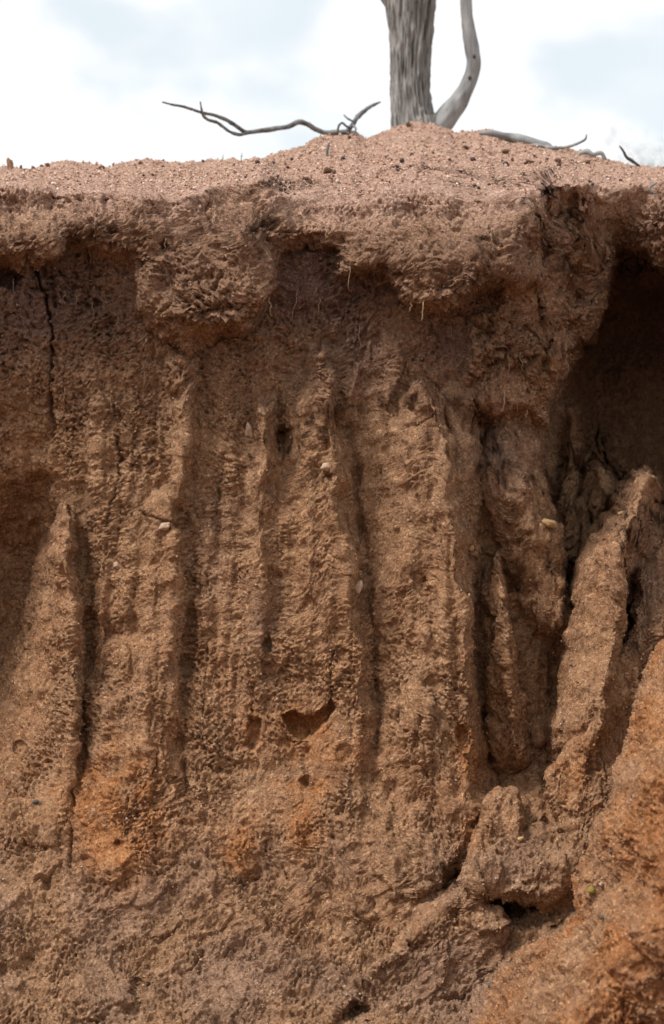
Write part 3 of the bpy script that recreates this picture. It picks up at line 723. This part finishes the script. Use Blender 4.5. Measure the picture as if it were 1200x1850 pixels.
TY = 1.34
base_pt = P(748, 232, TY)
tree = empty('dead_tree', base_pt)
tag(tree, 'bare grey dead tree standing on the sandy crest', 'tree')
def TP(l, y=TY): return [P(px, py, y) for px, py in l]
m2 = (TY - CAM_Y) / FPX
tube('trunk', TP([(753, 290), (751, 235), (747, 215), (743, 185), (741, 150), (742, 100), (743, 60), (742, 20), (741, -10)]) , [54 * m2, 44 * m2, 39 * m2, 35.5 * m2, 34.5 * m2, 35.5 * m2, 37.5 * m2, 41 * m2, 45 * m2], M_BARK, tree, 180, .05, 3, 22, .12)
tube('limb', TP([(742, 10), (762, -60), (775, -200), (770, -500), (800, -900), (830, -1300)]), [40 * m2, 34 * m2, 29 * m2, 24 * m2, 16 * m2, 5 * m2], M_BARK, tree, 40, .05, 5, 8, .06)
tube('limb', TP([(735, 30), (700, -30), (660, -140), (620, -330), (600, -700), (540, -1000)]), [22 * m2, 24 * m2, 20 * m2, 16 * m2, 10 * m2, 3 * m2], M_BARK, tree, 32, .05, 9, 8, .06)
tube('limb', TP([(772, -420), (850, -640), (900, -800), (990, -980)]), [16 * m2, 13 * m2, 8 * m2, 2 * m2], M_BARK, tree, 20, .05, 12, 6, .05)
st = tube('side_stem', TP([(760, 262), (785, 236), (802, 219), (816, 200), (830, 182), (844, 155), (852, 135), (856, 112), (853, 90), (848, 60), (844, 30), (842, 0), (838, -80), (850, -200), (846, -360), (860, -600)], TY - .01),
     [20 * m2, 20 * m2, 20 * m2, 19 * m2, 16.5 * m2, 13.5 * m2, 12.5 * m2, 13 * m2, 13 * m2, 12 * m2, 10.5 * m2, 10.5 * m2, 10 * m2, 9 * m2, 7 * m2, 2 * m2], M_DEADWOOD, tree, 40, .10, 21, 8, .06)
st['label'] = 'bleached thinner stem curving up beside the trunk'
tube('knot', [P(804, 196, TY - .035), P(809, 201, TY - .02), P(818, 206, TY - .005)], [5 * m2, 11 * m2, 13 * m2], M_DEADWOOD, tree, 16, .2, 4, 4)
for kx, ky, kr in ((857, 101, 3.6), (849, 140, 3.4)):
    tube('knot_hole', [P(kx, ky - 4, TY - .0295), P(kx, ky, TY - .0315), P(kx - 1, ky + 5, TY - .0285)], [.5 * m2, kr * m2, .5 * m2], M_DARKSTICK, tree, 10, .1, kx, 4)
tube('bark_crack', [P(778, -5, TY - .045), P(775, 20, TY - .045), P(771, 50, TY - .046), P(766, 72, TY - .048)], [2 * m2, 3 * m2, 2.4 * m2, .6 * m2], M_DARKSTICK, tree, 8, .2, 2, 6)

def stick(name, label, chains, mat, y0, yslope=0., seed=0, sides=10, part='stem'):
    """chains: (pixel polyline, radii in photo pixels, dy list or None)"""
    s0 = chains[0][0][len(chains[0][0]) // 2]
    root = empty(name, P(s0[0], s0[1], y0)); tag(root, label, 'branch')
    for q_, (pl, rd, dyl) in enumerate(chains):
        mm = (y0 - CAM_Y) / FPX
        pts = [P(a, b, y0 + (dyl[i] if dyl else 0)) for i, (a, b) in enumerate(pl)]
        tube(part if q_ == 0 else 'twig', pts, [r * mm for r in rd], mat, root, sides, .34, seed + q_ * 7, 6)
    return root
stick('fallen_branch', 'long thin grey branch lying on the crest left of the trunk', [
    ([(293, 184), (312, 189), (333, 193), (364, 203), (388, 208), (412, 218), (430, 230), (446, 239), (470, 236), (500, 232), (522, 228), (540, 220), (556, 225), (572, 234), (588, 240), (606, 239), (625, 238), (635, 228), (644, 214), (655, 203), (672, 191), (688, 184)],
     [1.2, 2, 2.4, 2.6, 3.2, 3.6, 3.6, 3.8, 4.2, 4.4, 4.6, 5, 4.6, 4.4, 4.6, 5, 4.6, 4.4, 4.4, 4.2, 3.2, 1.2], [-.25, -.24, -.22, -.2, -.18, -.16, -.14, -.12, -.10, -.08, -.06, -.05, -.03, -.01, 0, 0, 0, .01, .02, .03, .05, .06]),
    ([(362, 183), (364, 196), (367, 207), (376, 216), (392, 221), (408, 233), (422, 241), (436, 243), (452, 238)], [1, 2, 2.6, 2.8, 2.8, 2.8, 2.8, 3, 3.2], [-.21, -.21, -.2, -.19, -.18, -.17, -.15, -.14, -.12]),
    ([(621, 207), (627, 213), (634, 217), (640, 220)], [.9, 1.6, 1.8, 2], [0, 0, .01, .01]),
    ([(610, 236), (613, 226), (619, 222), (626, 228), (634, 231)], [2, 2, 2, 2, 2], [-.01, -.02, -.02, -.01, 0]),
    ([(638, 226), (643, 232), (640, 241), (632, 241), (625, 238)], [2, 1.8, 1.8, 1.8, 2], [0, -.015, -.02, -.02, -.01])], M_STICK, 1.20, seed=1)
stick('fallen_branch', 'half-buried bleached log on the crest right of the trunk', [
    ([(866, 240), (890, 241), (915, 246), (940, 252), (965, 260), (990, 269), (1010, 279)], [2.5, 6, 7.5, 9, 10, 10.5, 5], [0, 0, 0, 0, 0, 0, 0]),
    ([(955, 262), (975, 262), (990, 266), (1010, 267), (1030, 264), (1048, 257), (1058, 251), (1060, 242)], [3, 3, 2.8, 3, 2.6, 2.4, 2, .8], [0, -.03, -.05, -.07, -.08, -.09, -.1, -.1]),
    ([(886, 245), (886, 239), (885, 234)], [2.2, 1.4, .5], None), ([(928, 252), (936, 248), (939, 243)], [2.4, 1.8, .6], None), ([(966, 262), (978, 258), (991, 257)], [2.4, 1.8, .7], None)], M_DEADWOOD, 1.10, seed=31)
stick('bark_piece', 'curved pale bark piece on the skyline right of the log', [
    ([(1040, 283), (1050, 276), (1062, 274), (1072, 279), (1086, 276), (1092, 286), (1092, 294)], [1.5, 4, 4.6, 4.2, 4, 4, 2], None)], M_DEADWOOD, .98, seed=41, part='bark')
stick('fallen_branch', 'short dark stick leaning over the skyline at far right', [
    ([(1119, 263), (1126, 272), (1132, 283), (1142, 290), (1156, 300)], [.9, 2.2, 2.8, 3, 2], None)], M_DARKSTICK, .95, seed=51)
h, nn = hit(593, 280)
stick('upright_twig', 'short dark twig standing upright in the sand below the long branch', [
    ([(592, 284), (591, 275), (593, 266), (595, 257)], [2.6, 2.8, 2.2, 1.4], None)], M_STICK, h.y - .005, seed=61)
h, nn = hit(1180, 345)
stick('curled_twig', 'small pale curled twig on the sandy rim at the right edge', [
    ([(1187, 330), (1180, 334), (1174, 339), (1177, 346), (1186, 349)], [1.2, 1.8, 2, 2, 1.2], None)], M_DEADWOOD, h.y - .012, seed=66)
h, nn = hit(18, 303)
stick('wood_peg', 'blunt pale stub sticking up from the rim at the left edge', [
    ([(19, 309), (19, 303), (18, 296), (17, 289), (18, 287)], [6, 5.8, 5.4, 5, 3.4], None)], M_CLOD, h.y, seed=71)
for px, py, ht, lb in ((402, 291, 12, 'faint dry stem on the skyline below the branch fork, left one'), (436, 288, 13, 'faint dry stem on the skyline below the branch fork, right one')):
    stick('dry_stem', lb, [([(px, py + 4), (px, py - ht * .5), (px + 2, py - ht)], [.9, .8, .4], None), ([(px, py - 2), (px + 3, py - ht * .6)], [.6, .3], None)], M_GRASS, 1.0, seed=px, sides=6)

# ------------------------------------------------------------------ stones
def rock_mesh(name, seed, mat, sub=2, lump=.28):
    import bmesh
    bm = bmesh.new(); bmesh.ops.create_icosphere(bm, subdivisions=sub, radius=1.0)
    co = np.array([v.co for v in bm.verts]); n = perlin(co[:, 0] * 1.1 + seed * 3.7, co[:, 1] * 1.1 + seed, co[:, 2] * 1.1) * lump + perlin(co[:, 0] * 2.7 + seed * 1.7, co[:, 1] * 2.7, co[:, 2] * 2.7 + seed) * lump * .5
    for v, a in zip(bm.verts, n): v.co *= 1 + a
    me = bpy.data.meshes.new(name); bm.to_mesh(me); bm.free()
    me.polygons.foreach_set('use_smooth', np.full(len(me.polygons), True)); me.materials.append(mat); return me
PEB = [rock_mesh('pebble', s, M_PEBBLE) for s in range(5)]
CLO = [rock_mesh('clod', s + 9, M_CLOD, 3, .5) for s in range(4)]
def stone(name, mesh, px, py, w, hh, label, cat, group=None, sink=.25, rot=None, r=2.5):
    p, nrm = hit(px, py, r)
    mm = (p.y - CAM_Y) / FPX
    o = bpy.data.objects.new(name, mesh); COLL.objects.link(o)
    sx, sz = w * .5 * mm, hh * .5 * mm
    o.scale = (sx, (sx + sz) * .5, sz)
    o.rotation_euler = (random.uniform(-.3, .3), rot if rot is not None else random.uniform(-.4, .4), random.uniform(0, .6))
    o.location = p + nrm * min(sx, sz) * (1 - 2 * sink)
    tag(o, label, cat, group); return o
peb = [(43, 305, 5), (139, 327, 4.5), (164, 318, 5), (193, 358, 8), (210, 318, 5), (213, 329, 4.5), (261, 316, 5.5), (276, 315, 6), (293, 300, 6.5), (372, 343, 5), (443, 319, 5), (465, 293, 8.5), (494, 293, 7), (503, 319, 5), (519, 301, 6),
       (527, 288, 7), (532, 330, 6.5), (552, 273, 7), (560, 276, 6), (622, 285, 9), (696, 298, 6), (698, 283, 8), (706, 289, 7), (725, 290, 9), (744, 277, 6.5), (765, 294, 6), (811, 287, 6), (853, 289, 11), (856, 335, 8), (867, 340, 6.5),
       (883, 332, 6.5), (907, 290, 5.5), (911, 296, 12), (925, 290, 5.5), (967, 281, 6), (990, 287, 8), (1001, 318, 6.5), (1011, 298, 9), (1032, 292, 8.5), (1066, 326, 5.5), (1071, 333, 7), (1098, 320, 5.5), (1123, 325, 6.5), (740, 298, 4.5), (652, 318, 4.5), (602, 318, 5)]
ordw = ['first', 'second', 'third', 'fourth', 'fifth', 'sixth', 'seventh', 'eighth', 'ninth', 'tenth', 'eleventh', 'twelfth', 'thirteenth', 'fourteenth', 'fifteenth', 'sixteenth', 'seventeenth', 'eighteenth', 'nineteenth', 'twentieth']
zones = [(0, 380, 'on the sandy rim near the left stub'), (380, 580, 'on the sand under the long dead branch'), (580, 700, 'on the sand below the upright twig'), (700, 800, 'on the slope straight below the trunk'), (800, 960, 'on the sand below the half-buried log'), (960, 1300, 'on the rim above the dark hollow')]
for a, b, zt in zones:
    z_ = sorted([p for p in peb if a <= p[0] < b])
    for i, (px, py, s) in enumerate(z_):
        size = 'larger dark' if s > 8 else 'small dark' if s > 5.6 else 'tiny dark'
        stone('pebble', PEB[(px * 7 + py) % 5], px, py, s, s * .82, f'{size} pebble {zt}, {ordw[i]} from left', 'pebble', 'dark pebbles on the sandy top', r=2.0)
clods = [(593, 308, 15, 11, 'reddish brown clod of soil lying below the upright twig'), (602, 311, 8, 7, 'small dark clod touching the reddish clod below the twig'), (552, 323, 12, 8, 'brown clod on the sand left of the reddish clod'),
         (957, 293, 17, 8, 'ochre flat clod on the sand before the log end'), (913, 273, 14, 8, 'grey brown clod just below the half-buried log'), (1006, 289, 13, 7, 'grey clod on the rim above the dark notch'), (1061, 293, 20, 7, 'long flat clod before the pale bark piece'), (842, 265, 13, 6, 'flat clod on the slope right of the trunk base'),
         (54, 299, 6, 6, 'tiny clod on the skyline, second right of the stub'), (41, 300, 5, 6, 'tiny clod on the skyline, first right of the stub'), (73, 299, 7, 5, 'tiny clod on the skyline, third right of the stub'), (85, 298, 8, 7, 'squarish clod on the skyline, fourth right of the stub'), (253, 294, 8, 7, 'square dark clod on the skyline left of the branch tip'), (183, 302, 12, 6, 'low clod on the skyline at the left'), (365, 290, 6, 5, 'tiny clod on the skyline under the branch tip'),
         (738, 225, 10, 8, 'reddish clod at the foot of the trunk'), (635, 246, 8, 5, 'low clod under the right end of the long branch')]
for i, (px, py, w, hh, lb) in enumerate(clods):
    stone('clod', CLO[i % 4], px, py, w, hh, lb, 'clod', 'clods on the sandy top', sink=.2)
R1, R2_, R3, R4, R5 = rock_mesh('ochre', 21, M_STONE, 3, .45), rock_mesh('pale', 22, M_PALESTONE, 3, .45), rock_mesh('lichen', 23, M_LICHEN, 3, .4), rock_mesh('slate', 24, M_SLATE, 2, .4), rock_mesh('paleb', 27, M_PALESTONE, 3, .6)
emb = [(R2_, 590, 845, 22, 15, 'pale stone jutting from the middle flute over a small pit'), (R2_, 210, 1022, 12, 13, 'pale round pebble stuck in the wall right of the left pinnacle'), (R1, 992, 943, 30, 15, 'ochre stone lying on the shoulder of the greyish pinnacle'), (R1, 84, 950, 10, 9, 'ochre pebble on the left edge of the left pinnacle'),
       (R5, 648, 1060, 14, 22, 'pale crumb stuck to the right edge of the middle flute'), (R1, 852, 990, 11, 11, 'ochre pebble in the groove beside the right-hand flute'), (R1, 1122, 925, 16, 8, 'flat ochre stone on the upper edge of the leaning pinnacle'), (R1, 941, 1514, 11, 9, 'ochre pebble on the fallen lump'),
       (R3, 1073, 1611, 15, 13, 'yellow-green stone on the edge of the orange shoulder'), (R4, 888, 1780, 14, 11, 'dark grey stone low down beside the orange shoulder'), (R4, 1088, 1658, 10, 9, 'dark greenish pebble on the orange shoulder'), (R4, 63, 1451, 11, 8, 'dark flat pebble in the lower left wall'),
       (R2_, 300, 950, 22, 14, 'pale lump under the crack left of the middle flutes'), (R2_, 1086, 1599, 9, 9, 'small pale pebble above the yellow-green stone'), (R4, 1104, 1538, 7, 6, 'dark pebble on the upper orange shoulder'), (R5, 450, 775, 14, 26, 'pale crumb plastered on the second flute')]
for me_, px, py, w, hh, lb in emb:
    stone('stone', me_, px, py, w, hh, lb, 'stone', None, sink=.42)

# ------------------------------------------------------------------ hanging roots
roots = [(907, 660, 903, 694, 1.0), (920, 655, 919, 684, .8), (941, 635, 943, 671, 1.1), (910, 705, 911, 743, 2.2), (941, 697, 943, 717, 1.3), (934, 712, 934, 746, .8), (925, 718, 923, 743, .6), (952, 741, 951, 755, 1.5), (1024, 640, 1026, 671, 1.0),
         (765, 545, 764, 580, 1.6), (812, 578, 818, 613, .8), (650, 588, 650, 631, .8), (732, 580, 732, 604, .8), (632, 480, 630, 526, .9), (920, 543, 918, 568, .9), (487, 538, 492, 572, 1.0), (540, 520, 528, 581, 1.2), (577, 538, 578, 569, 1.0),
         (300, 430, 299, 449, 1.2), (137, 528, 138, 561, .8), (116, 525, 116, 548, .9), (162, 452, 163, 477, 1.0), (167, 543, 168, 572, .9), (213, 573, 212, 599, .9), (25, 503, 26, 532, .9), (116, 700, 117, 728, .7), (743, 545, 742, 563, 1.0), (709, 570, 710, 588, .9), (520, 562, 524, 585, .8)]
rz = [(0, 260, 'left of the hanging lobe'), (260, 480, 'in the lobe'), (480, 600, 'under the notch right of the hanging lobe'), (600, 840, 'under the middle of the overhang'), (840, 960, 'under the right-hand block'), (960, 1200, 'at the edge of the dark hollow')]
for a, b, zt in rz:
    z_ = sorted([p for p in roots if a <= p[0] < b])
    for i, (x0, y0, x1, y1, w) in enumerate(z_):
        p, nrm = hit(x0, y0, 3); pe, _ = hit(x1, y1, 4)
        yy = min(p.y - .002, pe.y - .004) if abs(p.y - pe.y) < .08 else p.y - .003
        mm = (yy - CAM_Y) / FPX
        pts = [P(x0 + (x1 - x0) * t + random.uniform(-2.6, 2.6) * (t > 0), y0 + (y1 - y0) * t, yy + (.006 if t == 0 else random.uniform(-.002, .002))) for t in (0, .2, .4, .6, .8, 1)]
        rr = [w * .75 * mm * k_ for k_ in (1.1, .9, 1.0, .8, .7, .3)]
        o = tube('hanging_root', pts, rr, M_ROOT, None, 6, .3, x0, 4)
        only = '' if len(z_) == 1 else f', {ordw[i]} from the left'
        tag(o, f'pale hair-like root dangling {zt}{only}', 'root', 'roots dangling from the overhang')

# ------------------------------------------------------------------ soil-coated rootlets matted over the crust
def rootlets(count, seed):
    rg = np.random.default_rng(seed)
    ok = np.argwhere((curl > .42) & (vpx > -20) & (vpx < 1220) & (vpy > 330) & (vpy < 760))
    st_ = ok[rg.integers(0, len(ok), count)]
    n_pt, sd_ = 6, 5
    V, F = [], []; off = 0
    G = np.stack([X, Y, Z], -1)
    for a, b in st_:
        ang = rg.uniform(0, 2 * math.pi); r0_ = rg.uniform(.0009, .0020); pts = []; nn_ = []
        fa, fb = float(a), float(b); stp = rg.uniform(1.4, 2.7)
        for q_ in range(n_pt):
            ia, ib = int(np.clip(fa, nf, NRT - nb - 1)), int(np.clip(fb, ca, cb - 1))
            pts.append(G[ia, ib] + NV[ia, ib] * r0_ * rg.uniform(-.6, .6)); nn_.append(N0[ia, ib])
            ang += rg.normal() * 1.0; fa += math.sin(ang) * stp; fb += math.cos(ang) * stp
        pts = np.array(pts); pts[1:-1] = pts[1:-1] * .5 + (pts[:-2] + pts[2:]) * .25
        sg = np.linalg.norm(np.diff(pts, axis=0), axis=1)
        if sg.max() > .022: continue
        tn = np.gradient(pts, axis=0); tn /= np.linalg.norm(tn, axis=1, keepdims=True) + 1e-9
        u_ = np.cross(tn, np.array(nn_)); u_ /= np.linalg.norm(u_, axis=1, keepdims=True) + 1e-9
        v_ = np.cross(tn, u_)
        rr = r0_ * np.array([.35, .9, 1.1, 1.0, .8, .25])
        for k_ in range(sd_):
            an = 2 * math.pi * k_ / sd_
            V.append(pts + rr[:, None] * (math.cos(an) * u_ + math.sin(an) * v_))
        for k_ in range(sd_):
            k2 = (k_ + 1) % sd_
            for i in range(n_pt - 1):
                F.append((off + k_ * n_pt + i, off + k2 * n_pt + i, off + k2 * n_pt + i + 1, off + k_ * n_pt + i + 1))
        off += n_pt * sd_
    me = raw_mesh('rootlets', np.concatenate(V), np.array(F)); me.materials.append(M_ROOTLET)
    o = bpy.data.objects.new('rootlets', me); COLL.objects.link(o)
    tag(o, 'mat of short soil-coated rootlets over the hanging crust', 'roots', kind='stuff')
rootlets(900, 8)

# ------------------------------------------------------------------ loose grains (nobody could count them)
def scatter(name, label, sel, count, smin, smax, palette, lift=.2, seed=1):
    rg = np.random.default_rng(seed)
    idx = rg.choice(np.where(sel)[0], size=count)
    c = fV[idx]; nrm = fN[idx]
    s = smin + (smax - smin) * rg.random(count) ** 3
    octa = np.array([(1, 0, 0), (-1, 0, 0), (0, 1, 0), (0, -1, 0), (0, 0, 1), (0, 0, -1)], float)
    F = np.array([(0, 2, 4), (2, 1, 4), (1, 3, 4), (3, 0, 4), (2, 0, 5), (1, 2, 5), (3, 1, 5), (0, 3, 5)])
    q_ = rg.normal(size=(count, 3, 3)); qq, _ = np.linalg.qr(q_)
    jit = octa[None] * (.65 + .7 * rg.random((count, 6, 1)))
    V = np.einsum('nij,nkj->nki', qq, jit) * s[:, None, None] + (c + nrm * s[:, None] * lift)[:, None, :]
    V += (rg.normal(size=(count, 1, 3)) * .0015)
    FF = (F[None] + (np.arange(count) * 6)[:, None, None]).reshape(-1, 3)
    me = raw_mesh(name, V.reshape(-1, 3), FF, False)
    pal = np.array(palette)[rg.integers(0, len(palette), count)] * (.8 + .4 * rg.random((count, 1)))
    ca_ = me.color_attributes.new('grain', 'FLOAT_COLOR', 'POINT')
    ca_.data.foreach_set('color', np.concatenate([np.repeat(pal, 6, 0), np.ones((count * 6, 1))], 1).astype(np.float32).ravel())
    me.materials.append(M_GRAIN)
    o = bpy.data.objects.new(name, me); COLL.objects.link(o); tag(o, label, name.split('_')[-1], kind='stuff'); return o
topsel = (fS > .2); lowsel = (fpy > 1000) & (fS < .1)
pal_top = [(.62, .43, .31), (.52, .33, .23), (.46, .28, .19), (.72, .58, .48), (.40, .20, .13), (.50, .31, .21), (.56, .38, .28), (.48, .30, .2), (.6, .45, .35), (.2, .1, .08)]
pal_low = [(.50, .30, .15), (.42, .22, .10), (.34, .20, .12), (.50, .36, .26), (.30, .17, .10), (.44, .26, .11), (.12, .08, .06), (.36, .21, .13), (.30, .18, .12)]
scatter('coarse_sand', 'coarse pinkish sand grains covering the top of the bank', topsel, 20000, .0014, .0046, pal_top, .3, 3)
scatter('wall_grit', 'mixed mineral grit sticking to the lower wall and slope', lowsel, 22000, .0009, .0034, pal_low, .1, 4)
crsel = (fpy < 1000) & (fS < .2)
scatter('crust_crumbs', 'fine soil crumbs sticking to the crust and upper wall', crsel, 8000, .0012, .0038, [(.27, .15, .09), (.32, .18, .11), (.24, .13, .085), (.36, .22, .14)], .1, 5)

# ------------------------------------------------------------------ far tree beyond the crest
def far_tree(name, label, px, py, y, half_w, height, seed):
    rg = np.random.default_rng(seed)
    top_ = P(px, py, y); root = empty(name, (top_.x, y, 1.7)); tag(root, label, 'tree')
    hgt = top_.z - 1.7
    tube('trunk', [(top_.x, y, 1.5), (top_.x + .05, y, 1.7 + hgt * .4), (top_.x, y, 1.7 + hgt * .85)], [.10, .07, .02], M_STICK, root, 8)
    n = 800; cl = rg.normal(size=(26, 3)) * np.array([half_w * .5, half_w * .5, height * .24]) + np.array([top_.x, y, top_.z - height * .5])
    c = cl[rg.integers(0, 26, n)] + rg.normal(size=(n, 3)) * .12
    c[:, 2] = np.minimum(c[:, 2], top_.z + .03)
    q_, _ = np.linalg.qr(rg.normal(size=(n, 3, 3)))
    quad = np.array([(-.5, -.16, 0), (.5, -.16, 0), (.5, .16, 0), (-.5, .16, 0)]) * .042
    V = np.einsum('nij,kj->nki', q_, quad) + c[:, None, :]
    me = raw_mesh('crown', V.reshape(-1, 3), np.arange(n * 4).reshape(-1, 4), False); me.materials.append(M_LEAF)
    o = bpy.data.objects.new('crown', me); COLL.objects.link(o); o.parent = root; o.location = -Vector(root.location)
far_tree('distant_tree', 'blurred bluish treetop beyond the skyline behind the short dark stick', 1128, 236, 24, .42, 1.1, 4)
far_tree('distant_tree', 'low blurred treetop beyond the skyline at the far right', 1188, 282, 26, .5, .8, 6)
